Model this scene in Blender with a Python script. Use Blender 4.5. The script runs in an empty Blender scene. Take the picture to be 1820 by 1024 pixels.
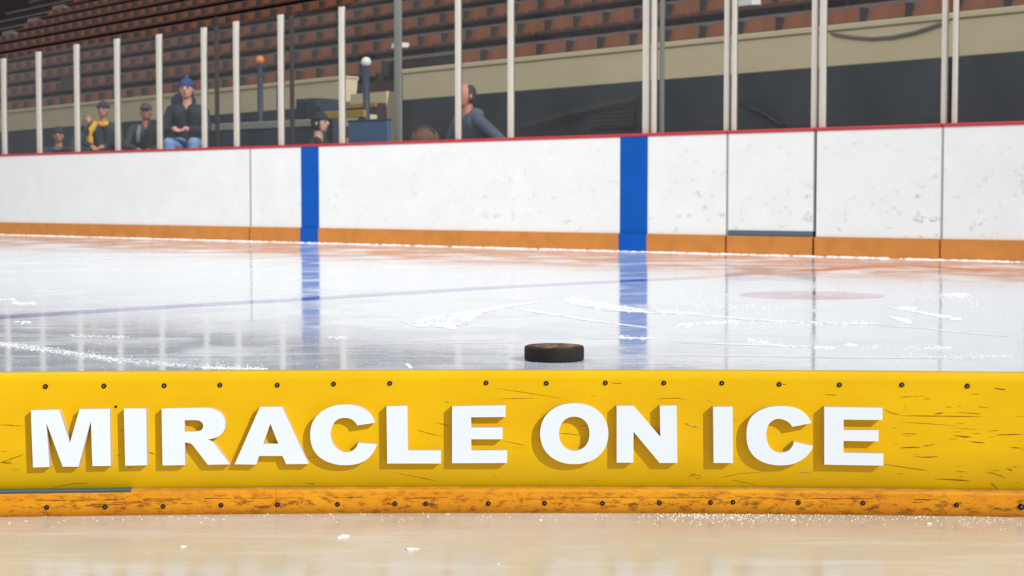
import bpy, bmesh, math, random
import numpy as np
from mathutils import Vector, Matrix
R = random.Random(7)
SC = bpy.context.scene
COL = SC.collection
# ------------------------------------------------------------------ camera
W, H, FPX = 1820, 1024, 2900.0
HZ = 353.0                                   # picture row of the horizon
CH = 0.482                                   # camera height over the ice
PITCH = math.atan((512 - HZ) / FPX)
cam_d = bpy.data.cameras.new('camera'); cam = bpy.data.objects.new('camera', cam_d); COL.objects.link(cam)
cam_d.sensor_width = 36; cam_d.lens = 36 * FPX / W
cam_d.clip_start = 0.05; cam_d.clip_end = 300
cam.location = (0, 0, CH); cam.rotation_euler = (math.pi / 2 - PITCH, 0, 0)
cam_d.dof.use_dof = True; cam_d.dof.focus_distance = 2.95; cam_d.dof.aperture_fstop = 12
SC.camera = cam
CP, SP = math.cos(PITCH), math.sin(PITCH)
def ray(x, y):
    a = (x - W / 2) / FPX; b = -(y - H / 2) / FPX
    return Vector((a, CP + b * SP, -SP + b * CP))
def ground(x, y, z=0.0):
    d = ray(x, y); t = (z - CH) / d.z
    return Vector((0, 0, CH)) + d * t
def at(x, y, D):
    d = ray(x, y); return Vector((0, 0, CH)) + d * (D / d.y)
def proj(p):
    v = Vector(p) - Vector((0, 0, CH))
    f = v.y * CP - v.z * SP; u = v.y * SP + v.z * CP
    return (W / 2 + FPX * v.x / f, H / 2 - FPX * u / f)
# ------------------------------------------------------------------ materials
def lin(c):
    return tuple(((v / 255) / 12.92 if v / 255 <= .04045 else ((v / 255 + .055) / 1.055) ** 2.4) for v in c) + (1,)
def new_mat(name):
    m = bpy.data.materials.new(name); m.use_nodes = True
    nt = m.node_tree; b = nt.nodes['Principled BSDF']
    return m, nt, b
def ramp(nt, src, stops):
    r = nt.nodes.new('ShaderNodeValToRGB'); e = r.color_ramp.elements
    while len(e) < len(stops): e.new(.5)
    for i, (p, c) in enumerate(stops):
        e[i].position = p; e[i].color = c if len(c) == 4 else tuple(c) + (1,)
    nt.links.new(src, r.inputs[0]); return r.outputs[0]
def noise(nt, scale, detail=4, mapping=None, rough=.55, coord='Object', loc=(0, 0, 0), rot=(0, 0, 0)):
    tc = nt.nodes.new('ShaderNodeTexCoord'); n = nt.nodes.new('ShaderNodeTexNoise')
    n.inputs['Scale'].default_value = scale; n.inputs['Detail'].default_value = detail
    n.inputs['Roughness'].default_value = rough
    mp = nt.nodes.new('ShaderNodeMapping'); mp.inputs['Scale'].default_value = mapping or (1, 1, 1)
    mp.inputs['Location'].default_value = loc; mp.inputs['Rotation'].default_value = rot
    nt.links.new(tc.outputs[coord], mp.inputs[0]); nt.links.new(mp.outputs[0], n.inputs['Vector'])
    return n.outputs['Fac']
def mixc(nt, fac, a, b):
    m = nt.nodes.new('ShaderNodeMix'); m.data_type = 'RGBA'
    if isinstance(fac, (int, float)): m.inputs[0].default_value = fac
    else: nt.links.new(fac, m.inputs[0])
    for i, v in ((6, a), (7, b)):
        if isinstance(v, tuple): m.inputs[i].default_value = v
        else: nt.links.new(v, m.inputs[i])
    return m.outputs[2]
def math_(nt, op, a, b):
    m = nt.nodes.new('ShaderNodeMath'); m.operation = op; m.use_clamp = True
    for i, v in ((0, a), (1, b)):
        if isinstance(v, (int, float)): m.inputs[i].default_value = v
        else: nt.links.new(v, m.inputs[i])
    return m.outputs[0]
B3 = lambda v: (v, v, v, 1)
def mat(name, col, rough=.6, var=.12, scale=9, metal=0, spec=.5):
    m, nt, b = new_mat(name)
    c = lin(col); d = tuple(v * (1 - var * 2) for v in c[:3]) + (1,)
    f = noise(nt, scale)
    nt.links.new(mixc(nt, ramp(nt, f, [(.3, B3(0)), (.7, B3(1))]), d, c), b.inputs['Base Color'])
    b.inputs['Roughness'].default_value = rough; b.inputs['Metallic'].default_value = metal
    b.inputs['Specular IOR Level'].default_value = spec
    return m
def ice_mat(name, col, r0=.055, r1=.30, sp0=.5):
    m, nt, b = new_mat(name)
    frost = ramp(nt, noise(nt, 1.6, 6, (1, 1.0, 1), .62), [(.47, B3(0)), (.66, B3(1))])
    streak = ramp(nt, noise(nt, 5, 5, (.5, 3.2, 1), .6, rot=(0, 0, .35)), [(.52, B3(0)), (.66, B3(1))])
    speck = ramp(nt, noise(nt, 120, 2, None, .5), [(.70, B3(0)), (.74, B3(1))])
    fr = math_(nt, 'MULTIPLY', math_(nt, 'ADD', math_(nt, 'MULTIPLY', frost, .75), math_(nt, 'MULTIPLY', streak, .5)), .9)
    fr = math_(nt, 'ADD', fr, math_(nt, 'MULTIPLY', speck, .8))
    c = lin(col)
    nt.links.new(mixc(nt, fr, c, tuple(min(.95, v * .6 + .38) for v in c[:3]) + (1,)), b.inputs['Base Color'])
    rg = nt.nodes.new('ShaderNodeMapRange'); rg.inputs[3].default_value = r0; rg.inputs[4].default_value = r1
    nt.links.new(fr, rg.inputs[0]); nt.links.new(rg.outputs[0], b.inputs['Roughness'])
    sp = nt.nodes.new('ShaderNodeMapRange'); sp.inputs[3].default_value = sp0; sp.inputs[4].default_value = .18
    nt.links.new(fr, sp.inputs[0]); nt.links.new(sp.outputs[0], b.inputs['Specular IOR Level'])
    b.inputs['IOR'].default_value = 1.33
    if r0 < .1:
        cw = nt.nodes.new('ShaderNodeMapRange'); cw.inputs[3].default_value = .32; cw.inputs[4].default_value = .0
        nt.links.new(fr, cw.inputs[0]); nt.links.new(cw.outputs[0], b.inputs['Coat Weight']); b.inputs['Coat Roughness'].default_value = .06; b.inputs['Coat IOR'].default_value = 1.33
    bp = nt.nodes.new('ShaderNodeBump'); bp.inputs['Strength'].default_value = .05; bp.inputs['Distance'].default_value = .01
    nt.links.new(noise(nt, 14, 5, (1, 1, 1)), bp.inputs['Height']); nt.links.new(bp.outputs[0], b.inputs['Normal'])
    return m
M = {}
M['ice'] = ice_mat('ice', (212, 222, 233))
M['ice_reflection_tan'] = ice_mat('board_reflection_tan_ice', (208, 196, 176), .15, .32, .34)  # tan base colour holds the yellow board's warm reflection on the near ice
M['ice_blue'] = ice_mat('ice_blue_paint', (100, 102, 168))
M['ice_red'] = ice_mat('ice_red_paint', (216, 130, 128))
M['ice_pink'] = ice_mat('ice_red_faded', (178, 108, 138))
M['snow'] = mat('snow', (250, 252, 255), .8, .02)
# far white boards: scuffed with puck marks
def board_white(name):
    m, nt, b = new_mat(name)
    tc = nt.nodes.new('ShaderNodeTexCoord'); sx = nt.nodes.new('ShaderNodeSeparateXYZ'); nt.links.new(tc.outputs['Object'], sx.inputs[0])
    spots = ramp(nt, noise(nt, 9, 5, (1, 1, 1.5), .6), [(.60, B3(0)), (.74, B3(1))])
    big = ramp(nt, noise(nt, 2.2, 3), [(.35, B3(.25)), (.65, B3(1))])
    geo = nt.nodes.new('ShaderNodeNewGeometry'); sg = nt.nodes.new('ShaderNodeSeparateXYZ'); nt.links.new(geo.outputs['Position'], sg.inputs[0])
    mr = nt.nodes.new('ShaderNodeMapRange'); mr.inputs[1].default_value = -4; mr.inputs[2].default_value = 3.2; mr.inputs[3].default_value = .12; mr.inputs[4].default_value = 1
    nt.links.new(sg.outputs['X'], mr.inputs[0])
    lo = nt.nodes.new('ShaderNodeMapRange'); lo.inputs[1].default_value = 1.05; lo.inputs[2].default_value = .35; lo.inputs[3].default_value = .25; lo.inputs[4].default_value = 1
    nt.links.new(sg.outputs['Z'], lo.inputs[0])
    f = math_(nt, 'MULTIPLY', math_(nt, 'MULTIPLY', spots, big), math_(nt, 'MULTIPLY', mr.outputs[0], lo.outputs[0]))
    base = mixc(nt, ramp(nt, noise(nt, 3, 5), [(.3, B3(0)), (.7, B3(1))]), lin((238, 237, 235)), lin((246, 244, 241)))
    nt.links.new(mixc(nt, f, base, lin((120, 125, 128))), b.inputs['Base Color'])
    b.inputs['Roughness'].default_value = .35; return m
M['board_white'] = board_white('white_board_plastic')
M['kick_orange'] = mat('orange_kick_plastic', (214, 135, 52), .45, .10, 6)
M['blue_paint'] = mat('blue_paint', (0, 88, 182), .4, .06, 6, spec=.2)
M['red_cap'] = mat('red_cap', (196, 44, 52), .45, .05)
M['seam'] = mat('seam_grey', (190, 188, 182), .6, .05)
M['threshold'] = mat('grey_threshold', (92, 108, 124), .4, .05, metal=.3)
M['dark'] = mat('dark_gap', (40, 36, 36), .8, .1)
M['post'] = mat('off_white_post', (205, 196, 184), .4, .05)
M['post_grey'] = mat('grey_post', (128, 126, 118), .5, .05)
# yellow board
def yellow(name, kick=False):
    m, nt, b = new_mat(name)
    if not kick:
        base = mixc(nt, ramp(nt, noise(nt, 5, 4, (1, 1, 2)), [(.3, B3(0)), (.7, B3(1))]), lin((232, 182, 0)), lin((243, 194, 0)))
        s1 = ramp(nt, noise(nt, 4, 6, (1.2, 1, 22), .7, rot=(0, .04, 0)), [(.64, B3(0)), (.69, B3(1))])
        tc = nt.nodes.new('ShaderNodeTexCoord'); sx = nt.nodes.new('ShaderNodeSeparateXYZ'); nt.links.new(tc.outputs['Object'], sx.inputs[0])
        mr = nt.nodes.new('ShaderNodeMapRange'); mr.inputs[1].default_value = .45; mr.inputs[2].default_value = .75; mr.inputs[3].default_value = .2; mr.inputs[4].default_value = .5
        nt.links.new(sx.outputs['X'], mr.inputs[0])
        base = mixc(nt, math_(nt, 'MULTIPLY', s1, mr.outputs[0]), base, lin((150, 105, 10)))
        mz = nt.nodes.new('ShaderNodeMapRange'); mz.inputs[1].default_value = .10; mz.inputs[2].default_value = .045; mz.inputs[3].default_value = 0; mz.inputs[4].default_value = .55
        nt.links.new(sx.outputs['Z'], mz.inputs[0])
        base = mixc(nt, math_(nt, 'MULTIPLY', mz.outputs[0], ramp(nt, noise(nt, 8, 4, (1, 1, 3)), [(.3, B3(0.3)), (.7, B3(1))])), base, lin((205, 178, 20)))
        b.inputs['Roughness'].default_value = .3; b.inputs['Specular IOR Level'].default_value = .3
    else:
        base = mixc(nt, ramp(nt, noise(nt, 9, 5, (1, 1, 2)), [(.3, B3(0)), (.7, B3(1))]), lin((222, 140, 4)), lin((240, 165, 10)))
        sp = ramp(nt, noise(nt, 75, 6, (.6, 1, 1.6), .75), [(.50, B3(0)), (.62, B3(1))])
        tc = nt.nodes.new('ShaderNodeTexCoord'); sx = nt.nodes.new('ShaderNodeSeparateXYZ'); nt.links.new(tc.outputs['Object'], sx.inputs[0])
        band = ramp(nt, math_(nt, 'MULTIPLY', sx.outputs['Z'], 25.0), [(.0, B3(.5)), (.35, B3(1)), (.8, B3(.5)), (1, B3(.1))])
        base = mixc(nt, math_(nt, 'MULTIPLY', math_(nt, 'MULTIPLY', sp, band), .95), base, lin((120, 62, 8)))
        b.inputs['Roughness'].default_value = .4
    nt.links.new(base, b.inputs['Base Color']); return m
M['yellow'] = yellow('yellow_board_plastic'); M['yellow_kick'] = yellow('amber_kick_plastic', True)
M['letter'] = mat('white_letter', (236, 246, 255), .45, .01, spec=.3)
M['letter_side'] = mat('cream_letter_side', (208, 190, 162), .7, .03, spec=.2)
M['screw'] = mat('black_screw', (24, 24, 26), .35, .1, metal=.3)
M['screw_pit'] = mat('screw_socket', (150, 150, 140), .4, .1, metal=.5)
M['scuff'] = mat('dark_scuff', (120, 88, 12), .7, .1)
M['scuff_grey'] = mat('grey_scuff', (150, 142, 110), .7, .1)
# puck
def puck_m(name, top):
    m, nt, b = new_mat(name)
    if top:
        g = ramp(nt, noise(nt, 26, 5, (1, 1, 1), .6), [(.40, lin((138, 108, 82))), (.50, lin((112, 88, 66))), (.56, lin((28, 25, 25)))])
    else:
        g = ramp(nt, noise(nt, 18, 4), [(.3, lin((34, 28, 26))), (.6, lin((42, 37, 35)))])
    nt.links.new(g, b.inputs['Base Color']); b.inputs['Roughness'].default_value = .75
    b.inputs['Specular IOR Level'].default_value = .25
    bp = nt.nodes.new('ShaderNodeBump'); bp.inputs['Strength'].default_value = .25; bp.inputs['Distance'].default_value = .002
    nt.links.new(noise(nt, 300, 2), bp.inputs['Height']); nt.links.new(bp.outputs[0], b.inputs['Normal']); return m
M['puck'] = puck_m('puck_rubber', False); M['puck_top'] = puck_m('puck_worn_top', True)
# stands
M['beige'] = mat('beige_wall_paint', (214, 195, 158), .75, .05, 2)
M['navy'] = mat('navy_wall_paint', (28, 35, 44), .6, .1, 2)
M['concrete_dark'] = mat('shaded_stand_concrete', (58, 42, 40), .85, .12, 3)  # dark brown holds the shade under the seat pans
M['concrete_pale'] = mat('pale_step_concrete', (160, 150, 130), .85, .1, 3)
M['seat_back'] = mat('seat_wood_back', (152, 82, 38), .5, .25, 3)
M['seat_pan'] = mat('seat_wood_pan', (96, 48, 30), .5, .2, 3)
M['iron'] = mat('black_iron', (22, 18, 19), .5, .1)
M['back_wall'] = mat('dark_back_wall', (42, 30, 28), .9, .2, 1)
M['rubber'] = mat('rubber_floor', (40, 42, 46), .85, .15, 2)
M['steel_blue'] = mat('steel_blue_panel', (62, 98, 140), .5, .05)
M['navy_pad'] = mat('navy_pad', (34, 48, 70), .6, .08)
M['grey_cap'] = mat('pale_grey_cap', (146, 142, 130), .6, .05)
M['yel_paint'] = mat('stair_yellow', (170, 135, 30), .6, .1)
M['brown_vent'] = mat('brown_vent', (52, 38, 36), .6, .1)
M['reflection_curve'] = mat('grey_reflection_curve', (118, 110, 96), .6, .05)
M['paper'] = mat('white_paper', (225, 220, 220), .7, .03)
M['wood_bench'] = mat('bench_plank', (92, 70, 52), .6, .15)
def glass_mat():
    m = bpy.data.materials.new('rink_glass'); m.use_nodes = True; nt = m.node_tree
    nt.nodes.clear(); o = nt.nodes.new('ShaderNodeOutputMaterial')
    tr = nt.nodes.new('ShaderNodeBsdfTransparent'); tr.inputs[0].default_value = (.93, .95, .95, 1)
    gl = nt.nodes.new('ShaderNodeBsdfGlossy'); gl.inputs['Roughness'].default_value = .03
    df = nt.nodes.new('ShaderNodeBsdfDiffuse'); df.inputs[0].default_value = (.55, .56, .58, 1)
    lf = nt.nodes.new('ShaderNodeLayerWeight'); lf.inputs[0].default_value = .5
    pw = nt.nodes.new('ShaderNodeMath'); pw.operation = 'POWER'; nt.links.new(lf.outputs['Facing'], pw.inputs[0]); pw.inputs[1].default_value = 5
    lw = nt.nodes.new('ShaderNodeMapRange'); nt.links.new(pw.outputs[0], lw.inputs[0]); lw.inputs[3].default_value = .02; lw.inputs[4].default_value = .9
    m1 = nt.nodes.new('ShaderNodeMixShader'); m2 = nt.nodes.new('ShaderNodeMixShader')
    nt.links.new(lw.outputs[0], m1.inputs[0]); nt.links.new(tr.outputs[0], m1.inputs[1]); nt.links.new(gl.outputs[0], m1.inputs[2])
    nz = ramp(nt, noise(nt, 2.0, 5, (1, 1, .5)), [(.3, B3(.008)), (.75, B3(.03))])
    nt.links.new(nz, m2.inputs[0]); nt.links.new(m1.outputs[0], m2.inputs[1]); nt.links.new(df.outputs[0], m2.inputs[2])
    nt.links.new(m2.outputs[0], o.inputs[0]); return m
M['glass'] = glass_mat()
# ------------------------------------------------------------------ object helpers
def tag(o, label=None, cat=None, group=None, kind=None):
    if label: o['label'] = label
    if cat: o['category'] = cat
    if group: o['group'] = group
    if kind: o['kind'] = kind
    return o
def empty(name, loc, label=None, cat=None, group=None, rz=0):
    o = bpy.data.objects.new(name, None); o.empty_display_size = .1
    o.location = loc; o.rotation_euler = (0, 0, rz); COL.objects.link(o)
    return tag(o, label, cat, group)
class MB:
    """collects shapes given in world coordinates; build() links them as one mesh object with its own origin"""
    def __init__(s): s.bm = bmesh.new(); s.mi = 0
    def poly(s, pts):
        f = s.bm.faces.new([s.bm.verts.new(p) for p in pts]); f.material_index = s.mi; return f
    def hexa(s, lo, hi, bev=0):
        """lo, hi: 4 bottom and 4 top points, same winding"""
        a = [s.bm.verts.new(p) for p in lo]; b = [s.bm.verts.new(p) for p in hi]
        fs = [s.bm.faces.new(a[::-1]), s.bm.faces.new(b)]
        for i in range(4):
            j = (i + 1) % 4; fs.append(s.bm.faces.new((a[i], a[j], b[j], b[i])))
        for f in fs: f.material_index = s.mi
        if bev:
            es = list({e for f in fs for e in f.edges})
            bmesh.ops.bevel(s.bm, geom=es, offset=bev, segments=2, profile=.5, affect='EDGES')
    def box(s, F, a0, a1, b0, b1, c0, c1, bev=0):
        s.hexa([F(a0, b0, c0), F(a1, b0, c0), F(a1, b1, c0), F(a0, b1, c0)],
               [F(a0, b0, c1), F(a1, b0, c1), F(a1, b1, c1), F(a0, b1, c1)], bev)
    def tube(s, pts, r, n=8, cap=True):
        rings = []
        for i, p in enumerate(pts):
            p = Vector(p); q = Vector(pts[min(i + 1, len(pts) - 1)]); o = Vector(pts[max(i - 1, 0)])
            t = (q - o).normalized(); up = Vector((0, 0, 1)) if abs(t.z) < .9 else Vector((1, 0, 0))
            e1 = t.cross(up).normalized(); e2 = t.cross(e1)
            rr = r[i] if isinstance(r, (list, tuple)) else r
            rings.append([s.bm.verts.new(p + (e1 * math.cos(2 * math.pi * k / n) + e2 * math.sin(2 * math.pi * k / n)) * rr) for k in range(n)])
        for a, b in zip(rings, rings[1:]):
            for k in range(n):
                f = s.bm.faces.new((a[k], a[(k + 1) % n], b[(k + 1) % n], b[k])); f.material_index = s.mi; f.smooth = True
        if cap:
            for rg, fl in ((rings[0], 1), (rings[-1], 0)):
                f = s.bm.faces.new(rg[::-1] if fl else rg); f.material_index = s.mi
    def ball(s, c, r, sc=(1, 1, 1), seg=12):
        mtx = Matrix.Translation(c) @ Matrix.Diagonal((sc[0], sc[1], sc[2], 1))
        g = bmesh.ops.create_uvsphere(s.bm, u_segments=seg, v_segments=max(6, seg // 2 + 2), radius=r, matrix=mtx)
        for v in g['verts']:
            for f in v.link_faces: f.material_index = s.mi; f.smooth = True
    def build(s, name, mats, parent=None, origin=None, smooth=False, up=False):
        bmesh.ops.recalc_face_normals(s.bm, faces=s.bm.faces)
        if up:
            s.bm.normal_update()
            bmesh.ops.reverse_faces(s.bm, faces=[f for f in s.bm.faces if f.normal.z < 0])
        me = bpy.data.meshes.new(name)
        pw = parent.matrix_world.copy() if parent else None
        if parent:
            q = parent; chain = []
            while q: chain.append(q); q = q.parent
            mw = Matrix.Identity(4)
            for q in chain[::-1]: mw = mw @ Matrix.LocRotScale(q.location, q.rotation_euler, q.scale)
            s.bm.transform(mw.inverted()); origin = None
            loc = (0, 0, 0)
        else:
            if origin is None:
                vs = [v.co for v in s.bm.verts]
                lo = [min(v[i] for v in vs) for i in range(3)]; hi = [max(v[i] for v in vs) for i in range(3)]
                origin = Vector(((lo[0] + hi[0]) / 2, (lo[1] + hi[1]) / 2, lo[2]))
            s.bm.transform(Matrix.Translation(-Vector(origin))); loc = origin
        s.bm.to_mesh(me); s.bm.free()
        for m_ in (mats if isinstance(mats, (list, tuple)) else [mats]): me.materials.append(M[m_] if isinstance(m_, str) else m_)
        if smooth:
            for p in me.polygons: p.use_smooth = True
        o = bpy.data.objects.new(name, me); o.location = loc; COL.objects.link(o)
        if parent: o.parent = parent
        return o
def ID(a, b, c): return Vector((a, b, c))
def struct(o): return tag(o, kind='structure')
# ------------------------------------------------------------------ frames of the far boards and of the stands
A0 = ground(540, 431); A1 = ground(1820, 465)
U = Vector((A1.x - A0.x, A1.y - A0.y, 0)).normalized()      # to the right and nearer
N = Vector((-U.y, U.x, 0));  N = N if N.y > 0 else -N       # away from the camera
def Bf(s, d, z): return Vector((A0.x, A0.y, 0)) + U * s + N * d + Vector((0, 0, z))
def bs(px, d=0.0):
    r = ray(px, 350); P = A0 + N * d
    # camera (0,0)+t*r = P + s*U
    det = r.x * (-U.y) + U.x * r.y
    t = (P.x * (-U.y) + U.x * P.y) / det
    q = Vector((r.x * t - P.x, r.y * t - P.y, 0)); return q.dot(U)
BH = 1.07; KH = .16
# ------------------------------------------------------------------ ice, floor
GU = Vector((-2410, FPX, 0)).normalized(); GN = Vector((GU.y, -GU.x, 0))     # stands: GU runs left/away, GN away
SD = 19.5
GP = at(1125, 350, SD); GP.z = 0
def Gf(s, d, z): return GP + GU * s + GN * d + Vector((0, 0, z))
def gs(px, d=0.0):
    r = ray(px, 350); P = GP + GN * d
    det = r.x * (-GU.y) + GU.x * r.y
    t = (P.x * (-GU.y) + GU.x * P.y) / det
    return Vector((r.x * t - P.x, r.y * t - P.y, 0)).dot(GU)
m = MB(); m.hexa([Vector((-30, 2.52, -.06)), Vector((16, 2.52, -.06)), Bf(14, 0, -.06), Bf(-30, 0, -.06)],
                 [Vector((-30, 2.52, 0)), Vector((16, 2.52, 0)), Bf(14, 0, 0), Bf(-30, 0, 0)])
struct(m.build('floor_ice', 'ice', origin=(0, 0, 0)))
m = MB(); m.hexa([Bf(-34, .001, -.06), Bf(14, .001, -.06), Vector((30, 50, -.06)), Vector((-30, 75, -.06))],
                 [Bf(-34, .001, 0), Bf(14, .001, 0), Vector((30, 50, 0)), Vector((-30, 75, 0))])
struct(m.build('floor_walkway', 'rubber', origin=(0, 20, 0)))
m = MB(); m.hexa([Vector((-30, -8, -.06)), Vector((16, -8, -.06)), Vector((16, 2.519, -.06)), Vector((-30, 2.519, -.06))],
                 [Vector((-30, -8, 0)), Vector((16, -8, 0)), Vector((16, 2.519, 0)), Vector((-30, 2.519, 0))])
struct(m.build('floor_near_ice', 'ice_reflection_tan', origin=(0, 0, 0)))
# raised deck behind the boards that the spectators' benches stand on
DZ = .35
m = MB(); m.box(Bf, -14, bs(930), .35, 5.0, 0, DZ)
struct(m.build('floor_deck', 'rubber'))
# painted markings in the ice: slim, with their own thickness
def strip(name, pts, w, mt, label, cat):
    m = MB(); P = [ground(x, y) for x, y in pts]; Ls = []; Rs = []
    for i, p in enumerate(P):
        t = (P[min(i + 1, len(P) - 1)] - P[max(i - 1, 0)]).normalized(); n = Vector((-t.y, t.x, 0)) * (w[i] if isinstance(w, list) else w) / 2
        Ls.append(p + n); Rs.append(p - n)
    for i in range(len(P) - 1):
        z0, z1 = Vector((0, 0, -.004)), Vector((0, 0, .0004))
        m.hexa([Ls[i] + z0, Rs[i] + z0, Rs[i + 1] + z0, Ls[i + 1] + z0], [Ls[i] + z1, Rs[i] + z1, Rs[i + 1] + z1, Ls[i + 1] + z1])
    bmesh.ops.remove_doubles(m.bm, verts=m.bm.verts, dist=.0005)
    return tag(m.build(name, mt), label, cat)
strip('painted_line', [(-160, 574), (0, 564), (290, 546), (570, 530), (900, 510), (1230, 494)], .19, 'ice_blue', 'long faded blue line painted across the ice left of the dot', 'line')
strip('painted_line', [(1230, 494), (1400, 484), (1590, 472)], .19, 'ice_red', 'faded red line on the ice continuing the blue line to the boards', 'line')
strip('painted_line', [(1618, 472.5), (1700, 477), (1820, 486), (1900, 493)], .19, 'ice_red', 'faint red line on the ice turning right at the orange kick strip', 'line')
m = MB(); c = ground(1442, 525); rd = (255 / 2) * c.y / FPX
m.tube([c + Vector((0, 0, -.004)), c + Vector((0, 0, .0004))], rd, 64)
tag(m.build('face_off_spot', 'ice_pink'), 'faded pink-red round face-off spot painted on the ice', 'face-off spot')
# ------------------------------------------------------------------ far boards
def dasher(px0, px1, label, stripes=(), kick_gap=True, door=False):
    s0, s1 = bs(px0), bs(px1)
    root = empty('dasher_board', Bf((s0 + s1) / 2, .06, 0), label, 'rink board', 'white rink boards along the far side')
    g = .004 if px1 != 444 else .0015
    cuts = []
    for a, b in stripes: cuts.append((bs(a), bs(b)))
    m = MB(); m.box(Bf, s0 + g, s1 - g, 0, .10, KH + (.045 if door else 0), BH - .022, .004)
    m.build('face_panel', 'board_white', root)
    m = MB(); m.box(Bf, s0 + .0002, s1 - (.004 if px1 == 1673 else .0002), -.018, .09, 0, KH, .0006); m.build('kick_plate', 'kick_orange', root)
    m = MB(); m.box(Bf, s0, s1, -.02, .13, BH - .022, BH + .004, .006); m.build('cap_rail', 'red_cap', root)
    if door:
        m = MB(); m.box(Bf, s0 + .004, s1 - .004, -.012, .10, KH + .004, KH + .042, .003)
        m.build('threshold_strip', 'threshold', root)
    for a, b in cuts:
        m = MB(); m.box(Bf, a, b, -.006, .001, KH, BH - .024); m.box(Bf, a, b, -.025, -.016, 0.0, KH + .003)
        m.build('blue_stripe', 'blue_paint', root)
    return root
SEC = [None] * 5
SEC[0] = dasher(-330, 444, 'long white board section at the far left end, orange kick strip')
dasher(446, 1291, 'white board section carrying both blue vertical stripes', [(536, 567), (1102.5, 1151)])
SEC[2] = dasher(1294, 1446, 'narrow white gate panel with a dark grey strip along its bottom', door=True)
SEC[3] = dasher(1450, 1673, 'scuffed white board section just right of the narrow gate panel')
dasher(1675, 2300, 'scuffed white board section at the far right edge of the picture')
for rt_, x0_, x1_, d_ in ((SEC[2], 1291.3, 1294.5, .012), (SEC[3], 1672.8, 1674.6, -.0004), (SEC[0], 444, 445.4, -.0004)):
    m = MB(); m.box(Bf, bs(x0_), bs(x1_), d_, .08, KH, BH - .024); m.build('joint_strip', 'seam', rt_)
m = MB(); m.box(Bf, bs(1446.2), bs(1450), .03, .09, KH, BH - .024)  # dark strip put in for the shade of the open gap
tag(m.build('gate_gap_shade', 'dark'), 'dark strip for the shaded gap at the right side of the narrow gate panel', 'gap')
# snow along the far kick plates
m = MB()
for k in range(900):
    s = R.uniform(bs(-60), bs(1900)); p = Bf(s, -.06 - abs(R.gauss(0, .05)), 0)
    h = R.uniform(.003, .010); l = R.uniform(.015, .07)
    n_ = 6; ring = [m.bm.verts.new(p + U * l * math.cos(2 * math.pi * i / n_) * R.uniform(.7, 1.1) + N * l * .5 * math.sin(2 * math.pi * i / n_)) for i in range(n_)]
    tp = m.bm.verts.new(p + Vector((0, 0, h)))
    for i in range(n_): m.bm.faces.new((ring[i], ring[(i + 1) % n_], tp))
tag(m.build('snow_ridge', 'snow', up=True), 'low ridge of white ice shavings along the foot of the far boards', 'snow', kind='stuff')
# ------------------------------------------------------------------ glass posts and panes
def post(px0, px1, top, label, grp, d=.055, mt='post', base=BH + .004, dep=.034):
    s0, s1 = bs(px0, d), bs(px1, d)
    if top is None: z = BH + 1.9
    else:
        c = Bf((s0 + s1) / 2, d, 0); z = at((px0 + px1) / 2, top, c.y).z
    m = MB(); w = s1 - s0
    m.box(Bf, s0, s1, d - dep / 2, d + dep / 2, base, z, .007)
    m.box(Bf, s0 + w * .25, s0 + w * .75, d - dep / 2 - .004, d - dep / 2 + .003, base, z - .01, .003)
    return tag(m.build('glass_post', mt), label, 'post', grp), s0, s1, z
LP = [(-140, 117), (-66, 110), (12, 104), (74, 92), (141.5, 79), (213, 69), (287.5, 61), (367, 49), (424, 38), (503, 26), (611, 12), (817, None), (910, None)]
prev = None; ends = []
desc = ['outside the left edge', 'just off the left edge', 'first from the left edge', 'second from the left edge', 'left of the seated person in yellow scarf', 'between the yellow scarf and the grey cap',
        'just left of the person in blue beanie', 'just right of the person in blue beanie', 'second right of the blue beanie', 'just left of the person in profile', 'tallest one that still ends inside the picture', 'in front of the balding man', 'right behind the balding man']
for (x, t), ds in zip(LP, desc):
    w = 3.6 + (x + 140) * .0012
    o, s0, s1, z = post(x - w - 1.5, x + w - 1.5, t, 'slim off-white glass post on red cap rail, ' + ds, 'single off-white glass posts')
    ends.append((s0, s1, z))
DP = [(1142.5, 1156.5, 1158, 1170, 'over the right blue stripe'), (1286.5, 1298, 1300, 1312, 'left of the narrow gate'), (1441, 1453.5, 1455, 1470, 'right of the narrow gate'), (1671, 1683.5, 1690.5, 1703, 'nearest the right edge'), (1905, 1918, 1925, 1938, 'past the right edge')]
for a, b, c_, d_, ds in DP:
    _, s0, _, z = post(a, b - 2.5, None, 'left post of the double glass post ' + ds, 'double off-white glass posts')
    _, _, s1, _ = post(c_, d_ - 3.5, None, 'right post of the double glass post ' + ds, 'double off-white glass posts')
    ends.append((s0, s1, z))
gl = ['left of the first post from the left edge', 'before the first post in view', 'at the far left edge of the picture', 'before the low seated person with orange face', 'before the person with yellow scarf', 'before the person in grey cap',
      'before the person in blue beanie', 'narrow one right of the blue beanie', 'before the navy padded wall', 'before the person in profile', 'before the steel blue panel', 'narrow one over the balding man',
      'before the dark brown vent', 'over the board left of the narrow gate', 'over the narrow gate', 'over the board right of the gate', 'at the right edge']
for i in range(len(ends) - 1):
    sA, sB = ends[i][1] + .002, ends[i + 1][0] - .002; zA = ends[i][2] - .015; zB = ends[i + 1][2] - .015
    m = MB()
    lo = [Bf(sA, .049, BH + .005), Bf(sB, .049, BH + .005), Bf(sB, .061, BH + .005), Bf(sA, .061, BH + .005)]
    hi = [Bf(sA, .049, zA), Bf(sB, .049, zB), Bf(sB, .061, zB), Bf(sA, .061, zA)]
    m.hexa(lo, hi)
    tag(m.build('glass_shield', 'glass'), 'clear rink glass pane ' + gl[i], 'glass pane', 'rink glass panes')
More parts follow.
